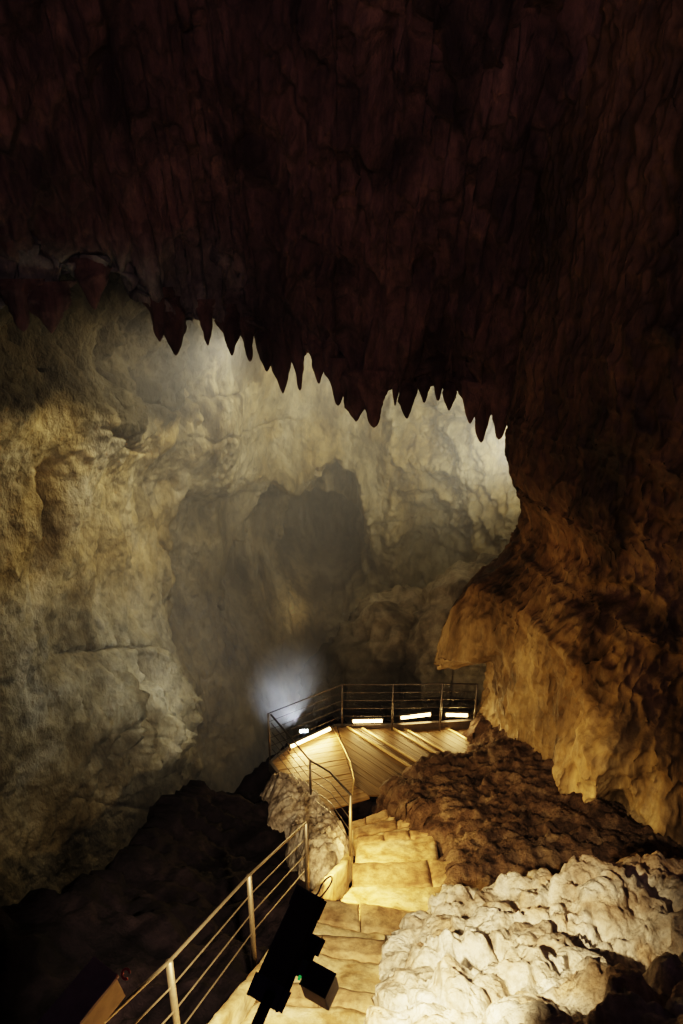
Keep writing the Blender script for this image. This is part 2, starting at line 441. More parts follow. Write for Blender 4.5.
# stalactites: each one its own tapered, fluted body with its root buried in the ceiling hem
def stalactite(tip, length, r, label, seed, bend=(0, 0), mat='ceil', group=None):
    nr, nz = 22, 26
    tip = Vector(tip); V = []
    for k in range(nz):
        t = k/(nz-1)                                   # 0 tip, 1 root
        rad = r*(t**.68)*(1+.18*math.sin(5*t+seed))*(1+.6*t**3)+.006*(k > 0)
        cx = bend[0]*(t*t); cy = bend[1]*(t*t)
        for i in range(nr):
            a = 2*math.pi*i/nr
            V.append((tip.x+cx+rad*math.cos(a), tip.y+cy+rad*math.sin(a), tip.z+length*t))
    V = np.array(V)
    cen = np.repeat(np.c_[tip.x+np.array([bend[0]*(k/(nz-1))**2 for k in range(nz)]), tip.y+np.array([bend[1]*(k/(nz-1))**2 for k in range(nz)])], nr, 0)
    out = V[:, :2]-cen; rr = np.linalg.norm(out, axis=1)[:, None]+1e-6
    nn = .5*ridged(np.c_[V[:, :2]*4+seed, V[:, 2]*1.1], 3)[:, None]
    V[:, :2] += out/rr*np.clip(rr, 0, .3)*nn
    f = []
    for k in range(nz-1):
        for i in range(nr):
            f.append((k*nr+i, k*nr+(i+1) % nr, (k+1)*nr+(i+1) % nr, (k+1)*nr+i))
    o = mesh_obj('stalactite', V, f, M[mat], col=np.ones((len(V), 3)))
    tag(o, label, 'stalactite', group)
    return o

ST = [  # px, py of the tip, Y, length, radius, label
    (283, 394, 14.2, 1.35, .17, 'long dark stalactite, left one of the slanting pair above the pale wall', -.35),
    (300, 391, 14.3, 1.2, .12, 'slim dark stalactite, right one of the slanting pair above the pale wall', -.3),
    (267, 372, 14.5, .9, .13, 'short dark stalactite just left of the slanting pair', -.2),
    (338, 406, 14.2, .9, .17, 'narrow stalactite left of the thin bright gap in the hem', -.1),
    (356, 422, 13.9, 1.0, .24, 'blunt stalactite on the left half of the broad lowest lobe', .05),
    (374, 428, 13.8, 1.1, .26, 'thick stalactite hanging at the bottom of the broad lowest lobe', .05),
    (407, 419, 13.7, .8, .14, 'pointed stalactite dipping into the bright opening, first right of the broad lobe', 0),
    (395, 406, 13.8, .6, .08, 'tiny spike between the broad lobe and the pointed stalactite', 0),
    (424, 403, 13.6, .6, .09, 'small spike right of the pointed stalactite over the bright wall', 0),
    (438, 401, 13.5, .65, .09, 'small spike in the middle of the bright opening hem', 0),
    (449, 411, 13.4, .65, .10, 'small spike left of the large dark right-hand cluster', 0),
    (481, 443, 13.1, 1.1, .20, 'large stalactite pointing down at the right end of the bright hem', .1),
    (470, 424, 13.2, .9, .16, 'stalactite tucked left of the large one at the right end of the hem', .05),
    (499, 440, 12.9, 1.0, .17, 'stalactite touching the rock column at the right end of the hem', .15),
    (176, 356, 13.4, 1.0, .17, 'dim stalactite above the bluish white flowstone', -.2),
    (160, 342, 13.3, .9, .15, 'dim stalactite left of the one above the bluish white flowstone', -.2),
    (232, 356, 13.8, .9, .15, 'dark stalactite right of the bluish white flowstone', -.2),
    (208, 346, 13.6, .8, .12, 'dark stalactite directly over the bluish white flowstone', -.15),
    (52, 334, 12.3, .8, .22, 'wide drooping drapery tip at the far left under the dark ceiling', -.2),
    (24, 332, 12.2, .8, .20, 'leftmost drapery tip under the dark ceiling', -.2),
    (95, 310, 12.6, .8, .16, 'slender drapery tip hanging right of the wide drooping one', -.2),
    (250, 362, 14.4, .8, .11, 'thin dark stalactite between the pale flowstone and the slanting pair', -.2),
    (319, 384, 14.2, .8, .12, 'stubby stalactite right of the slanting pair', -.1),
]
_lx = [q[0] for q in LIP]; _ly = [q[2] for q in LIP]
for k, (a, b, Y, ln, r, lab, bx) in enumerate(ST):
    Y = float(np.interp(a, _lx, _ly))-.12
    stalactite(P(a, b, Y), ln*1.1, r*1.15, lab, k*3.1, bend=(bx*.6, .45))

# ================================================================== ROCK COLUMN (flowstone)
EDGE = [(548, -200), (545, -60), (540, 60), (532, 180), (524, 300), (512, 380), (504, 430), (503, 455), (510, 478), (519, 495), (519, 512), (514, 532), (503, 552), (490, 570), (484, 600), (484, 640), (485, 680), (480, 710), (474, 735), (462, 760), (440, 800), (420, 860)]
def column():
    pts = [P(a, b, 11.0) for a, b in EDGE]
    ez = np.array([p.z for p in pts])[::-1]; ex = np.array([p.x for p in pts])[::-1]
    nu, nv = 620, 640
    th = np.linspace(math.radians(100), math.radians(300), nu)      # 180 = -x, 270 = towards the viewer
    z = np.linspace(-2.0, 17, nv)
    T = np.repeat(th, nv); Z = np.tile(z, nu)
    xc = 5.9
    R = xc-np.interp(Z, ez, ex)
    ry = np.interp(Z, [-2, 0, 2, 5, 8, 12, 17], [4.3, 4.0, 3.3, 2.7, 2.7, 3.2, 5.0])
    X = xc+R*np.cos(T); Y = 11.0+ry*np.sin(T)
    V = np.c_[X, Y, Z]
    n = np.c_[np.cos(T), np.sin(T), 0*T]
    px, py = proj(V)
    front = sm(math.radians(203), math.radians(238), T)
    q = V*np.array([1, 1, .4])
    d = (.55*fbm(V*np.array([.5, .5, .42])+30, 4)+.30*ridged(V*np.array([.75, .75, .4])+2, 4))*(.15+.85*front)
    d += .06*ridged(V*np.array([3.2, 3.2, .9]), 3)
    # bulge over brow, brow ledge, undercut, skirt of flowstone
    d += front*(.75*gauss(px, py, 555, 535, 48, 40)-.55*np.exp(-((py-592-(px-560)*.05)/11)**2)*sm(525, 555, px)*sm(660, 620, px)
                + .7*gauss(px, py, 560, 640, 60, 36)+.55*gauss(px, py, 640, 620, 40, 50))
    d -= front*.6*gauss(px, py, 530, 705, 16, 34)
    sk = sm(640, 740, py)*front
    d += sk*(.30+.22*ridged(np.c_[V[:, 0]*1.5, V[:, 1]*1.5, V[:, 2]*.25]+3, 3))
    V = V+n*d[:, None]
    # fit the left profile of the column to the surveyed outline
    ey = np.array([e[1] for e in EDGE], float); exx = np.array([e[0] for e in EDGE], float)
    G = V.reshape(nu, nv, 3); TG = T.reshape(nu, nv)
    for _ in range(3):
        px, py = proj(G.reshape(-1, 3)); PX = px.reshape(nu, nv); PY = py.reshape(nu, nv)
        js = PX.argmin(axis=0); ar = np.arange(nv)
        dep = G[js, ar, 1]*cs-(G[js, ar, 2]-CAMZ)*sn
        G[:, :, 0] += ((np.interp(PY[js, ar], ey, exx)-PX[js, ar])*dep/F)[None, :]
    tsil = np.convolve(np.r_[[TG[js[0], 0]]*30, TG[js, ar], [TG[js[-1], 0]]*30], np.ones(61)/61, 'same')[30:-30]
    # hooked nose hanging over the landing
    hy = [560, 568, 578, 600, 620, 638, 648, 654, 658]; hx = [0, 8, 17, 30, 41, 47, 46, 32, 0]
    px, py = proj(G.reshape(-1, 3)); PY = py.reshape(nu, nv)
    off = np.interp(PY+5*np.sin(TG*23), hy, hx)*dep[None, :]/F
    ang = (TG-tsil[None, :]-.04)
    w = np.exp(-np.abs(ang/.27)**3)
    G[:, :, 0] -= w*off*1.06
    dr = (np.clip(off/(dep[None, :]/F*47), 0, 1)**1.2*w**1.5)*sm(600, 645, PY)
    G[:, :, 2] -= .42*dr
    V = G.reshape(-1, 3)
    nn = grid_normals(V, nu, nv)
    V += nn*(-.035*ridged(V*np.array([5, 5, 2.5]), 3))[:, None]
    t = np.ones((len(V), 3))
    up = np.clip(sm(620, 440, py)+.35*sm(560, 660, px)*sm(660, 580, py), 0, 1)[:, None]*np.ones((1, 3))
    t = t*(1-up)+np.array([.36, .30, .30])*up  # upper column painted darker, standing in for weaker light there
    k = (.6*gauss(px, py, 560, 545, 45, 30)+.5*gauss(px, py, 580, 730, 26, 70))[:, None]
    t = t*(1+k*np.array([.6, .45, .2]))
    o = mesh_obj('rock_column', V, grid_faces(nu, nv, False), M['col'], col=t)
    tag(o, 'huge brown flowstone column with a hooked nose hanging over the landing', 'rock column')
column()

# ================================================================== STAIR GEOMETRY
def stair_z(Y): return 5.35-.588*Y
def left_x(Y): return float(np.interp(Y, [1.5, 3.0, 4.2, 5.6, 6.7, 7.6, 8.4, 9.3], [-1.45, -1.03, -.66, -.28, .08, .2, .12, .0]))
def left_xv(Y): return np.interp(Y, [0, 1.5, 3.0, 4.2, 5.6, 6.7, 7.6, 8.4, 9.3], [-1.9, -1.45, -1.03, -.66, -.28, .08, .2, .12, .0])

# dark slope left of the stairs
CREST = [(-90, 925, 4.2), (0, 912, 4.8), (35, 905, 5.1), (70, 906, 5.3), (95, 892, 5.9), (120, 880, 6.4), (140, 848, 7.2), (160, 822, 8.0), (180, 800, 8.6), (215, 776, 9.4), (250, 764, 10.0), (285, 755, 10.9), (330, 735, 11.9)]
def slope_shape(X, Y):
    c = np.array([tuple(P(*k)) for k in CREST])
    cx = np.interp(Y, c[:, 1], c[:, 0]); cz = np.interp(Y, c[:, 1], c[:, 2])
    lx = left_xv(Y)
    sz = np.where(Y < 8.6, 5.35-.588*Y, 5.35-.588*8.6-.25*(Y-8.6))-.55
    t = np.clip((X-cx)/(lx-cx+1e-6), 0, 1)
    z = cz*(1-t)+sz*t-.25*np.sin(np.pi*t)
    z = np.where(X < cx, cz-2.6*(cx-X)-.25*(cx-X)**2, z)
    z = np.where(X > lx, sz-.1, z)
    z = np.maximum(z, -13.0)
    z = np.where(Y > 9.0, np.minimum(z, -.45-.35*np.clip(Y-11.2, 0, 9)**1.5), z)
    return z
def slope_tint(V):
    px, py = proj(V)
    return np.ones((len(V), 3))*(1+.0*px)[:, None]
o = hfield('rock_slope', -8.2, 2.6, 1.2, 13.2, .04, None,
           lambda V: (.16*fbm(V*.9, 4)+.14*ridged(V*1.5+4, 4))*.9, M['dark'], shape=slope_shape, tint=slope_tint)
tag(o, 'near black rock slope falling away left of the railing and stairs', 'rock slope')

# pale broken rock between the stairs and the landing, lit from above
def pale_shape(X, Y):
    c = rbf([tuple(P(268, 772, 9.9)), tuple(P(300, 818, 8.5)), tuple(P(345, 815, 8.3)), tuple(P(352, 850, 7.2)), tuple(P(322, 872, 6.5)), tuple(P(300, 845, 7.0)), tuple(P(275, 800, 8.6)),
             tuple(P(262, 822, 7.9)-Vector((0, 0, .25))), tuple(P(285, 862, 6.6)-Vector((0, 0, .2)))], X, Y)
    return c-.14
def pale_disp(V):
    cxp = np.interp(V[:, 1], [6.4, 7.2, 8.3, 9.9], [-.22, -.22, -.42, -1.08]); u = (V[:, 0]-cxp)/.42; v = (V[:, 1]-8.35)/1.75
    r = np.sqrt(u*u+v*v)+.15*fbm(V*2, 2)
    cell = ridged(V*np.array([4.5, 7, 5])+3, 3)
    return .085*cell+.05*ridged(V*np.array([9, 14, 9]), 2)+.07*fbm(V*2.2, 3)+.03-1.4*np.clip(r-.85, 0, 3)
o = hfield('rock_outcrop', -1.9, .75, 6.1, 10.1, .02, None, pale_disp, M['pale'], shape=pale_shape)
tag(o, 'pale flaky broken rock between the landing and the gap in the railing', 'rock')

# ---- stairs
stairs = empty('stone_staircase', (0.2, 5.5, 1.0), 'worn yellow limestone staircase curving down to the landing', 'stairs')
NOSE = [1.0, 1.8, 2.5, 3.15, 3.95, 4.72, 5.42, 6.72, 7.9, 8.35, 8.8]
def slab(name, Y0, Y1, z0, z1, xa0, xa1, xb0, xb1, thick, mat, parent, seed, h=.035, amp=.018, skew=0.0):
    """a worn stone: top grid from near edge Y0 (height z0) to far edge Y1 (height z1), with side faces"""
    nu = max(12, int((xb0-xa0)/h)); nv = max(4, int(abs(Y1-Y0)/h))
    u = np.linspace(0, 1, nu); v = np.linspace(0, 1, nv)
    U, W = np.meshgrid(u, v, indexing='ij'); U = U.ravel(); W = W.ravel()
    xa = xa0+(xa1-xa0)*W; xb = xb0+(xb1-xb0)*W
    X = xa+(xb-xa)*U; Y = Y0+(Y1-Y0)*W+skew*(U-.5)*1.0
    Y += .05*perlin(np.c_[X*1.6+seed, 0*X+seed, 0*X])*sm(.3, 1, W)+.015*perlin(np.c_[X*9+seed, 0*X, 0*X])
    Z = z0+(z1-z0)*W+amp*fbm(np.c_[X*2.4, Y*2.4, 0*X+seed], 4)*1.3+amp*.8*ridged(np.c_[X*5, Y*5, 0*X+seed], 2)
    edge = np.minimum(np.minimum(U, 1-U)*(xb0-xa0), np.minimum(W+.3, 1-W)*abs(Y1-Y0))
    Z -= .03*np.exp(-(edge/.035)**2)
    top = np.c_[X, Y, Z]; bot = top.copy(); bot[:, 2] -= thick
    bot[:, 1] -= .03
    V = np.r_[top, bot]; n = nu*nv
    f = list(map(tuple, grid_faces(nu, nv)))+[tuple(x) for x in (grid_faces(nu, nv, True)+n)]
    idx = lambda i, j: i*nv+j
    for i in range(nu-1):
        a, b = idx(i, nv-1), idx(i+1, nv-1); f.append((a, b, b+n, a+n))
        a, b = idx(i, 0), idx(i+1, 0); f.append((b, a, a+n, b+n))
    for j in range(nv-1):
        a, b = idx(0, j), idx(0, j+1); f.append((a, b, b+n, a+n))
        a, b = idx(nu-1, j), idx(nu-1, j+1); f.append((b, a, a+n, b+n))
    o = mesh_obj(name, V, f, mat, parent)
    return o
for k in range(1, len(NOSE)):
    Ya, Yb = NOSE[k-1], NOSE[k]
    z = stair_z(Yb)
    wd = float(np.interp(Yb, [3, 5, 6.8, 7.6, 8.7], [1.7, 1.65, 1.5, 1.25, .9]))
    nw = float(np.interp(Yb, [3, 4.7, 5.42, 6.72, 7.9], [.20, .24, .36, .46, .22]))
    xa, xb = left_x(Yb)+.05, left_x(Yb)+.05+wd
    xa0 = left_x(Ya)+.05
    sk = float(np.interp(Yb, [3, 5.4, 6.8, 8.7], [-.10, -.22, .02, .35]))
    slab('step', Ya-.10, Yb-nw, max(z+.08, stair_z(Ya)-.20), z+.02+.10*nw, xa0, xa, xa0+wd, xb, .38, M['step'], stairs, k*2.7, skew=sk)
    n_st = 2 if k % 2 else 3
    cuts = [0]+sorted(random.uniform(.3, .7) if n_st == 2 else c for c in ([.5] if n_st == 2 else [.33+random.uniform(-.06, .06), .68+random.uniform(-.06, .06)]))+[1]
    for a, b in zip(cuts[:-1], cuts[1:]):
        w0, w1 = xa+(xb-xa)*a+.006, xa+(xb-xa)*b-.006
        mid = (a+b)/2-.5
        slab('edge_stone', Yb-nw+mid*sk, Yb+mid*sk+random.uniform(-.02, .02), z+.03+.10*nw, z-.01, w0, w0, w1, w1, .34, M['nose'], stairs, k*5.1+a*7, h=.03, amp=.010, skew=sk*(b-a))
# masonry under the treads and the kerb beside them
def kerb():
    ys = np.linspace(1.6, 6.85, 160); prof = [(-.06, -.5), (-.06, .03), (-.045, .05), (.02, .05), (.04, .03), (.045, -.5)]
    V = []
    for y in ys:
        lx, z = left_x(y), stair_z(y)
        for (a, b) in prof: V.append((lx+a, y, z+b+.02))
    V = np.array(V); V += .028*np.stack([fbm(V*3+1, 3), 0*V[:, 0], fbm(V*3+7, 3)], 1)
    return mesh_obj('kerb', V, grid_faces(len(ys), len(prof), True), M['step'], stairs, smooth=False)
kerb()
o = hfield('stair_bed', -1.6, 1.9, 1.0, 9.2, .05, None, lambda V: .03*fbm(V*3, 3), M['nose'], shape=lambda X, Y: stair_z(Y)-.40-4*np.clip(left_xv(Y)+.05-X, 0, 1))
o.parent = stairs
attach(stairs)

# ================================================================== RUBBLE LEDGE and WHITE BOULDER
def RP(a, b, Y, dz=0): p = P(a, b, Y); return (p.x, p.y, p.z+dz)
rub = [RP(385, 783, 9.35), RP(420, 770, 9.6), RP(470, 748, 10.3), RP(500, 745, 9.6), RP(560, 765, 8.7), RP(610, 790, 8.2), RP(690, 830, 7.5),
       RP(400, 800, 8.7), RP(425, 825, 7.9), RP(440, 858, 6.9), RP(446, 880, 6.2), RP(480, 800, 8.2), RP(530, 830, 7.3), RP(600, 850, 6.7), RP(690, 880, 6.2), RP(500, 870, 6.4), RP(470, 840, 7.2),
       RP(560, 900, 5.7, -.3), RP(690, 920, 5.4, -.3), RP(450, 910, 5.6, -.5),
       (1.4, 7.3, .95), (1.5, 6.5, 1.5), (8, 8, 1.6), (8, 5, 2.5), (4.5, 10.5, 1.5), (.9, 9.5, -.05)]
def rub_disp(V):
    lx = left_xv(V[:, 1])+1.15
    d = .10*fbm(V*1.4, 4)+.09*ridged(V*np.array([1.6, 2.4, 5])+8, 5, .6)+.03*ridged(V*8, 3)
    return d+.02
def rub_shape(X, Y):
    z = rbf(rub, X, Y)-.10-.20*sm(7.2, 8.6, Y)*sm(1.5, 2.3, X)
    right = np.interp(Y, [5, 6.0, 6.8, 7.6, 8.4, 9.2, 9.6, 10.6], [1.2, 1.36, 1.55, 1.50, 1.22, .80, 1.35, 2.75])+.10*fbm(np.c_[X*0, Y*1.8, X*0], 3)
    z = z-4.0*np.clip(right-X, 0, 1)
    return z
o = hfield('rubble_ledge', .35, 8.2, 4.9, 11.2, .03, None, rub_disp, M['rubble'], shape=rub_shape)
tag(o, 'dark brown crumbly rock ledge between the stairs and the flowstone column', 'rock ledge')

bl = [RP(372, 1015, 3.35, -.2), RP(380, 985, 3.75, -.2), RP(393, 950, 4.3, -.2), RP(405, 915, 4.9, -.1), RP(425, 893, 5.3), RP(455, 889, 5.2), RP(500, 892, 4.95), RP(530, 886, 4.85), RP(560, 876, 4.85), RP(600, 868, 4.9), RP(690, 878, 4.8),
      RP(400, 1000, 3.4), RP(420, 950, 4.0), RP(450, 970, 3.6), RP(500, 960, 3.6), RP(500, 1024, 2.75), RP(430, 1024, 3.0), RP(560, 940, 3.9), RP(560, 1000, 3.0), RP(640, 960, 3.9), RP(690, 1024, 2.7), RP(620, 900, 4.5), RP(440, 920, 4.5), RP(600, 1024, 2.7),
      RP(560, 1180, 1.6), (3, 1.5, 5.6), (.9, 1.4, 5.4)]
def bl_shape(X, Y):
    z = rbf(bl, X, Y)
    left = np.interp(Y, [1.4, 2.7, 3.35, 4.3, 4.9, 5.3], [.14, .26, .34, .52, .74, 1.0])+.05*fbm(np.c_[X*0, Y*3, X*0], 3)
    z = z-3.5*np.clip(left-X, 0, .7)
    back = np.interp(X, [.5, 1.5, 2.5, 4.5], [5.35, 5.2, 5.1, 5.0])
    return z-2.2*np.clip(Y-back, 0, 2)
def bl_disp(V):
    q = V+.12*np.stack([fbm(V*2+3, 2), fbm(V*2+9, 2), fbm(V*2+15, 2)], 1)
    b1 = np.minimum(np.sqrt(perlin(q*np.array([1.9, 1.9, 1.4]))**2+.006), .4); b2 = np.minimum(np.sqrt(perlin(q*np.array([4.2, 4.2, 3.2])+3)**2+.004), .4)
    pit = sm(.22, .5, perlin(q*5.5+9))+.6*sm(.25, .5, perlin(q*11+2))
    return .16*fbm(q*1.1+4, 2)+.36*b1+.17*b2+.09*np.minimum(np.abs(perlin(q*8+1)), .35)-.085*pit-.13+.012*fbm(q*12, 3)
def bl_tint(V):
    t = np.ones((len(V), 3)); k = sm(.15, .6, fbm(V*1.5+50, 3))[:, None]
    return t*(1-k*np.array([.15, .3, .45]))
o = hfield('boulder', -.1, 4.6, 1.3, 6.3, .02, None, bl_disp, M['white'], shape=bl_shape, tint=bl_tint)
tag(o, 'big knobbly white calcite boulder right of the stairs', 'boulder')

# ================================================================== LANDING
land = empty('landing_deck', (1, 10.4, 0), 'wooden landing deck lit by floor lamps below the stairs', 'deck')
def board_poly(name, poly, z, ang, width, mat, parent, gap=.008, thick=.035, drop=None):
    """planks filling a convex polygon"""
    bm = bmesh.new()
    ca, sa = math.cos(ang), math.sin(ang)
    loc = [(x*ca+y*sa, -x*sa+y*ca) for x, y in poly]
    v0, v1 = min(v for u, v in loc), max(v for u, v in loc)
    v = v0
    while v < v1-1e-4:
        a, b = v+gap/2, min(v+width-gap/2, v1)
        def span(vv):
            us = []
            for i in range(len(loc)):
                (u0, w0), (u1, w1) = loc[i], loc[(i+1) % len(loc)]
                if (w0-vv)*(w1-vv) <= 0 and abs(w1-w0) > 1e-9: us.append(u0+(u1-u0)*(vv-w0)/(w1-w0))
            return (min(us), max(us)) if len(us) > 1 else None
        s0, s1 = span(a+1e-4), span(b-1e-4)
        if s0 and s1:
            dz = random.uniform(-.004, .004)
            pts = [(s0[0], a), (s0[1], a), (s1[1], b), (s1[0], b)]
            top = [bm.verts.new((u*ca-w*sa, u*sa+w*ca, z+dz)) for u, w in pts]
            bot = [bm.verts.new((q.co.x, q.co.y, z+dz-thick)) for q in top]
            bm.faces.new(top); bm.faces.new(bot[::-1])
            for i in range(4): bm.faces.new((top[i], bot[i], bot[(i+1) % 4], top[(i+1) % 4]))
        v += width
    return from_bm(name, bm, mat, parent, smooth=False)
def XY(a, b, z=0): p = PZ(a, b, z); return (p.x, p.y)
A_ = [XY(270, 762), XY(296, 741), XY(336, 725), XY(352, 778), XY(372, 800), XY(312, 814)]
board_poly('plank_floor', A_, 0.0, math.radians(14), .13, M['plank_a'], land)
# right part: long diagonal treads that step down gently to the right, each with a pale strip on its edge
dirv = Vector((1, -1)).normalized()
st0 = [XY(337, 725), XY(347, 727), XY(362, 727), XY(392, 725), XY(404, 724), XY(446, 722), XY(490, 719)]
st1 = []
for (x, y) in st0: st1.append((x+dirv.x*2.6, y+dirv.y*2.6))
st1[0] = XY(357, 795)
for k in range(len(st0)-1):
    a, b, c, d = st0[k], st0[k+1], st1[k+1], st1[k]
    zz = -.0-.035*k
    if k == 0: d = st1[0]
    area = [a, b, c, d]
    board_poly('diagonal_tread', area, zz, math.radians(-45), .13, M['plank_b'], land)
    if k:
        bm = bmesh.new(); p0 = Vector((*a, zz+.052)); p1 = Vector((*d, zz+.052))
        mid = (p0+p1)/2; L_ = (p1-p0).length; an = math.atan2(p1.y-p0.y, p1.x-p0.x)
        box_bm(bm, (L_, .045, .03), Matrix.Translation(mid-Vector((0, 0, .012)))@Matrix.Rotation(an, 4, 'Z'), .004)
        from_bm('edge_strip', bm, M['alu'], land, smooth=False)
# curved steel joint between the two parts
tube('joint_strip', [(*XY(332, 727), .012), (*XY(342, 745), .012), (*XY(350, 762), .012), (*XY(354, 780), .012), (*XY(352, 796), .012)], .010, M['alu'], land)
bm = bmesh.new()
for (p, q) in [((270, 762), (296, 741)), ((296, 741), (336, 725)), ((336, 725), (404, 724)), ((404, 724), (490, 719)), ((270, 762), (312, 814))]:
    a, b = Vector((*XY(*p), -.09)), Vector((*XY(*q), -.09)); m = (a+b)/2
    box_bm(bm, ((b-a).length, .06, .2), Matrix.Translation(m)@Matrix.Rotation(math.atan2(b.y-a.y, b.x-a.x), 4, 'Z'), .004)
from_bm('edge_beam', bm, M['darksteel'], land, smooth=False)
bm = bmesh.new()
for (a, b) in [(300, 752), (380, 735), (455, 727), (330, 790)]:
    x, y = XY(a, b); tube_bm(bm, [(x, y, -.15), (x, y, -3.2)], .06, 10)
from_bm('support_leg', bm, M['darksteel'], land)
attach(land)

# ================================================================== RAILINGS
def railing(name, posts, label, steel, pr, rr, cr, ncab, height, ext0=None, ext1=None, hand=None):
    """posts: list of foot points"""
    root = empty(name, posts[0], label, 'railing')
    tops = []
    for p in posts:
        p = Vector(p); t = p+Vector((0, 0, height)); tops.append(t)
        o = tube('post', [p-Vector((0, 0, .12)), t], pr, steel, root, n=12)
    ht = list(tops)
    if ext0: ht = [Vector(ext0)]+ht
    if ext1: ht = ht+[Vector(ext1)]
    if hand: ht = hand
    tube('handrail', ht, rr, steel, root, n=10)
    for k in range(ncab):
        dz = -height*(k+1)/(ncab+1.0)*.92
        pts = [t+Vector((0, 0, dz)) for t in ht]
        tube('cable', pts, cr, steel, root, n=6)
    attach(root)
    return root
def foot(Y, off=-.10): return (left_x(Y)+off, Y, stair_z(Y)+.12)
f0, f1, f2, f3 = foot(1.6, .0), foot(2.92, .02), foot(4.22), foot(5.62)
railing('near_railing', [f0, f1, f2, f3], 'steel post and rod railing along the left side of the upper stairs', M['steel'], .023, .011, .006, 3, .92)

lp = [(*XY(270, 758), 0), (*XY(342, 727), 0), (*XY(392, 727), 0), (*XY(440, 726), 0), (*XY(474, 724), -.05)]
railing('landing_railing', lp, 'thin dark railing around the outer edge of the landing', M['darksteel'], .018, .012, .006, 4, .98)
b3 = Vector(lp[0])+Vector((0, 0, 0)); b2 = Vector((*XY(311, 808), 0)); b1 = Vector((left_x(6.72)+.03, 6.72, stair_z(6.72)+.06))
mid = Vector((*XY(335, 815), .35))
r = empty('link_railing', b2, 'bent dark railing from the landing corner up to the lower stairs', 'railing')
hs = .98
for p in (b2, b1): tube('post', [p-Vector((0, 0, .1)), p+Vector((0, 0, hs))], .02, M['darksteel'] if p is b2 else M['steel'], r, n=12)
mt = P(330, 772, 8.3)
line = [b3+Vector((.05, 0, hs-.02)), b2+Vector((0, 0, hs)), mt, b1+Vector((0, 0, hs))]
tube('handrail', line, .016, M['darksteel'], r)
for k in range(4):
    d = Vector((0, 0, -.19*(k+1)))
    tube('cable', [q+d for q in line], .008, M['darksteel'], r, n=6)
attach(r)

# ================================================================== LAMPS
def area(name, loc, target, sx, sy, power, col, spread=math.radians(170), shape='RECTANGLE'):
    l = bpy.data.lights.new(name, 'AREA'); l.shape = shape; l.size = sx; l.size_y = sy; l.energy = power; l.color = col; l.spread = spread
    o = bpy.data.objects.new(name, l); C.objects.link(o); o.location = loc
    o.rotation_euler = (Vector(target)-Vector(loc)).to_track_quat('-Z', 'Y').to_euler()
    return o
def spot(name, loc, target, power, col, ang=70, blend=.6, size=.1):
    l = bpy.data.lights.new(name, 'SPOT'); l.energy = power; l.color = col; l.spot_size = math.radians(ang); l.spot_blend = blend; l.shadow_soft_size = size
    o = bpy.data.objects.new(name, l); C.objects.link(o); o.location = loc
    o.rotation_euler = (Vector(target)-Vector(loc)).to_track_quat('-Z', 'Y').to_euler()
    return o
WARM = (1, .62, .22)
bars = [((291, 751), (330, 733), 'tilted glowing lamp bar at the left edge of the landing', 55),
        ((353, 725.5), (382, 725), 'glowing lamp bar beside the second landing post, second from the left', 10),
        ((401, 722), (430, 718.5), 'glowing lamp bar between the third and fourth landing posts', 10),
        ((446, 719), (467, 719.5), 'shortest glowing lamp bar beside the flowstone column', 14)]
for (a, b, lab, pw) in bars:
    A = Vector((*XY(*a), .10)); B = Vector((*XY(*b), .10)); m = (A+B)/2
    inward = Vector((1.2, 9.6, 0)); inw = (inward-m); inw.z = 0
    dv = (B-A).normalized(); nrm = inw-inw.dot(dv)*dv; nrm.normalize()
    root = empty('floor_lamp_bar', (m.x, m.y, 0), lab, 'floor lamp', 'lamp bars along the landing edge')
    an = math.atan2(dv.y, dv.x); L_ = (B-A).length
    hb = box('housing', (L_+.06, .05, .05), Matrix.Translation(m-nrm*.035+Vector((0, 0, .015)))@Matrix.Rotation(an, 4, 'Z'), M['darksteel'], root)
    tube('light_tube', [A, B], .03, M['led'], root, n=12)
    for q in (A, B): box('foot', (.04, .04, .10), Matrix.Translation(Vector((q.x, q.y, .045))-nrm*.03), M['darksteel'], hb)
    attach(root)
    area('led_glow', m+nrm*.05+Vector((0, 0, .05)), m+nrm*1.0+Vector((0, 0, -.02)), L_, .05, pw, WARM)

# little cool projector behind the corner of the landing, throwing its beam into the gulf
cl = P(303, 733, 11.5)
root = empty('cave_projector', cl-Vector((0, 0, .25)), 'small black projector with a cold white lens outside the landing railing', 'spotlight')
tgt = Vector((-7.0, 16.2, -1.2)); dd = (tgt-cl).normalized()
tube('housing', [cl-dd*.0-Vector((0, 0, .16)), cl+Vector((0, 0, .05))], .085, M['black'], root, n=16)
box('bracket', (.12, .04, .5), Matrix.Translation(cl-Vector((0, 0, .38))), M['black'], root)
tube('lens', [cl+Vector((-.06, -.05, .075)), cl+Vector((.10, -.05, .095))], .025, M['cool'], root, n=12)
attach(root)
spot('cave_projector_beam', cl+Vector((-.05, .1, .25)), tgt, 420, (.80, .88, 1), 80, .9, .05)
spot('cave_projector_up', cl+Vector((-.05, .15, .3)), cl+Vector((-.9, 2, 1.6)), 110, (.85, .92, 1), 120, 1, .05)

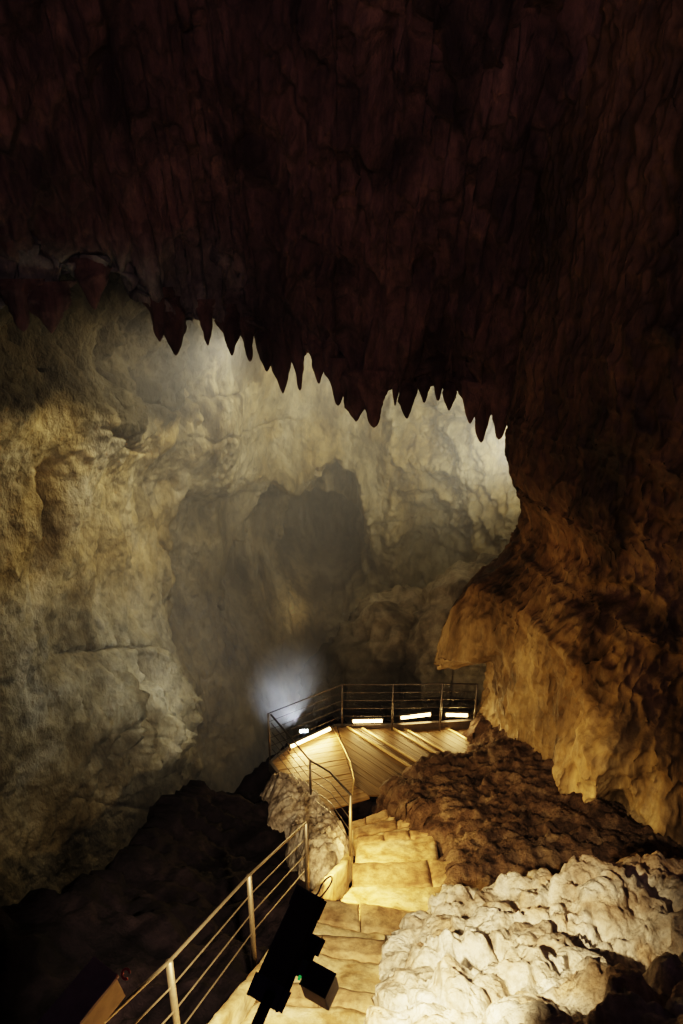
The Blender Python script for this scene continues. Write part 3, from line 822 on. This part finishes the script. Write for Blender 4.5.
# black lamp on a pole in the foreground that lights the stairs and the boulder
def FP(a, b, Y): return P(a, b, Y)
h0, h1 = FP(267, 992, 1.60), FP(306, 902, 2.0)
ax = (h1-h0).normalized()
view = ((h0+h1)/2-Vector((0, 0, CAMZ))).normalized()
side = ax.cross(view).normalized(); dep = side.cross(ax).normalized()
def frame(o_, x, y, z): return Matrix(((x.x, y.x, z.x, o_.x), (x.y, y.y, z.y, o_.y), (x.z, y.z, z.z, o_.z), (0, 0, 0, 1)))
if side.x < 0: side = -side
root = empty('pole_spotlight', h0, 'black spotlight on a pole over the stairs with a square driver box', 'spotlight')
mid = (h0+h1)/2
Rz = frame(mid, side, ax, dep)
hs_ = box('housing', (.105, (h1-h0).length, .09), Rz, M['black'], root, .008)
box('side_rail', (.020, (h1-h0).length*.995, .086), frame(mid+side*.058, side, ax, dep), M['black'], hs_, .006)
pole_end = FP(236, 1075, 1.35)
tube('pole', [h0+ax*.06-side*-.012, pole_end], .019, M['black'], root, n=12)
jn = FP(306, 955, 1.86)
box('joint', (.06, .12, .05), frame(jn, side, ax, dep), M['black'], root, .018)
bxc = FP(320, 986, 1.76)
s2 = (side*math.cos(.35)-ax*math.sin(.35)).normalized(); a2 = (ax*math.cos(.35)+side*math.sin(.35)).normalized()
up2 = Vector((-.12, -.25, 1)).normalized()
fx = Vector((1, -.55, 0)); fx = (fx-fx.dot(up2)*up2).normalized(); fy = up2.cross(fx)
drv = box('driver_box', (.105, .085, .112), frame(bxc, fx, fy, up2), M['greybox'], root, .004)
box('driver_lid', (.109, .089, .006), frame(bxc+up2*.058, fx, fy, up2), M['black'], drv, .002)
st = FP(299, 979, 1.75)
tube('status_light', [st, st+Vector((.004, 0, .012))], .006, M['green'], drv, n=8)
lp_ = [FP(300, 903, 2.0), FP(312, 898, 2.0), FP(318, 893, 2.0), FP(322, 884, 2.02), FP(329, 877, 2.04), FP(332, 878, 2.04), FP(330, 885, 2.02), FP(322, 896, 2.0), FP(315, 902, 1.99), FP(308, 900, 2.0), FP(301, 899, 2.01), FP(296, 905, 2.0)]
sm_ = interp_curve([tuple(p) for p in lp_], 60)
tube('power_cable', [Vector(p) for p in sm_], .0035, M['black'], root, n=8)
attach(root)
beam0 = mid+dep*.10 if dep.z < 0 else mid-dep*.10
spot('stair_lamp', mid+view*.42+Vector((.05, .1, 0)), Vector((.10, 4.4, 2.4)), 1750, (1, .74, .40), 84, .6, .05)
# warm strip tucked under the kerb of the lower stairs
area('kerb_lamp', (left_x(6.0)+.02, 6.0, stair_z(6.0)+.42), (left_x(6.2)+1.0, 6.3, stair_z(6.3)-.1), .5, .05, 75, (1, .62, .2))
area('kerb_lamp_low', (left_x(7.3)-.05, 7.2, stair_z(7.2)+.45), (left_x(7.4)+.8, 7.6, stair_z(7.6)-.1), .3, .05, 30, (1, .58, .18))

# grey equipment box at the lower left corner
gb = FP(88, 1012, 2.1)
root = empty('equipment_box', gb, 'grey box with an ochre side at the foot of the near railing', 'box')
e1 = (FP(105, 968, 2.25)-FP(62, 1020, 2.05)); L_ = .6
ux = e1.normalized(); uz = Vector((0, 0, 1)); uy = uz.cross(ux).normalized(); uz = ux.cross(uy)
cen = FP(105, 968, 2.25)-ux*.30
fr = frame(cen, ux, uy, uz)
box('lid', (.62, .17, .02), frame(cen, ux, uy, uz), M['boxtop'], root, .004)
box('body', (.60, .155, .16), frame(cen-uz*.09, ux, uy, uz), M['boxside'], root, .004)
cp = FP(126, 974, 2.2)
ring = [cp+Vector((.018*math.cos(t), .01*math.sin(t), .020*math.sin(t))) for t in np.linspace(.2, 5.2, 12)]
tube('red_cap', ring, .006, M['red'], root, n=8)
attach(root)

# ================================================================== CAVERN LIGHT AND HAZE
spot('cavern_flood_high', (1.2, 17.2, 8.2), (-4.6, 20.5, 3.8), 1700, (1, .87, .62), 120, 1, .4)
spot('cavern_flood_right', (4.6, 15.2, 4.4), (2.0, 24.5, 5.2), 3600, (1, .89, .64), 110, 1, .3)
spot('cavern_flood_left', (-2.2, 14.8, 7.2), (-7.6, 15, 1.5), 800, (1, .86, .6), 130, 1, .4)
spot('cavern_flood_edge', (6.3, 14.5, 4.0), (7.5, 19, 5.0), 170, (.95, .97, 1), 110, 1, .2)

bm = bmesh.new(); box_bm(bm, (26, 15.4, 29), Matrix.Translation((0, 21.6, .5)))
hz = bpy.data.materials.new('haze'); hz.use_nodes = True; nt = hz.node_tree; nt.nodes.clear()
out = nt.nodes.new('ShaderNodeOutputMaterial'); vs = nt.nodes.new('ShaderNodeVolumeScatter')
vs.inputs['Density'].default_value = .042; vs.inputs['Color'].default_value = (.9, .92, .95, 1); vs.inputs['Anisotropy'].default_value = .2
nt.links.new(vs.outputs[0], out.inputs['Volume'])
o = from_bm('haze', bm, hz, smooth=False)
tag(o, 'pale drifting haze filling the far cavern', 'haze', kind='stuff')

spot('gulf_fill', (-.8, 12.6, -3.2), (-6.5, 13.5, -3.0), 420, (1, .88, .68), 140, 1, .4)  # unseen fill added low in the gulf to brighten the lower left wall
pc = cl+Vector((-.25, .9, .5))
bm = bmesh.new(); bmesh.ops.create_icosphere(bm, subdivisions=3, radius=1.3, matrix=Matrix.Translation(pc)@Matrix.Diagonal((1, .8, .9, 1)))
mz = bpy.data.materials.new('mist'); mz.use_nodes = True; nt = mz.node_tree; nt.nodes.clear(); L = nt.links.new
out = nt.nodes.new('ShaderNodeOutputMaterial'); vs = nt.nodes.new('ShaderNodeVolumeScatter'); vs.inputs['Anisotropy'].default_value = .1
tc = nt.nodes.new('ShaderNodeTexCoord'); su = nt.nodes.new('ShaderNodeVectorMath'); su.operation = 'DISTANCE'; su.inputs[1].default_value = pc
L(tc.outputs['Object'], su.inputs[0])
fa = nt.nodes.new('ShaderNodeMapRange'); fa.inputs[1].default_value = 0; fa.inputs[2].default_value = 1.05; fa.inputs[3].default_value = .6; fa.inputs[4].default_value = 0
L(su.outputs['Value'], fa.inputs[0])
no = nt.nodes.new('ShaderNodeTexNoise'); no.inputs['Scale'].default_value = 2.2; L(tc.outputs['Object'], no.inputs['Vector'])
mu = nt.nodes.new('ShaderNodeMath'); mu.operation = 'MULTIPLY'; L(fa.outputs[0], mu.inputs[0]); L(no.outputs['Fac'], mu.inputs[1])
L(mu.outputs[0], vs.inputs['Density']); L(vs.outputs[0], out.inputs['Volume'])
o = from_bm('mist', bm, mz)
tag(o, 'bluish white puff of mist glowing in the projector beam', 'mist', kind='stuff')
w = bpy.data.worlds.new('world'); bpy.context.scene.world = w; w.use_nodes = True
w.node_tree.nodes['Background'].inputs[0].default_value = (.50, .29, .68, 1)
w.node_tree.nodes['Background'].inputs[1].default_value = .040
# dim reddish fill light on the ceiling, added behind the viewpoint
area('ceiling_fill', (-.5, -1.0, 10.5), (0, 12, 11.5), 2.0, 2.0, 78, (1, .60, .62), math.radians(120))
spot('hem_bounce', (-2.6, 10.6, 1.2), (-6.2, 12.6, 7.0), 170, (1, .98, .78), 60, 1, .4)  # added spot imitating light bounced up onto the left hem

sc = bpy.context.scene
sc.view_settings.view_transform = 'Filmic'; sc.view_settings.look = 'Medium High Contrast'; sc.view_settings.exposure = 0.0
sc.cycles.volume_bounces = 1; sc.cycles.max_bounces = 5; sc.cycles.diffuse_bounces = 3
sc.cycles.sample_clamp_indirect = 4
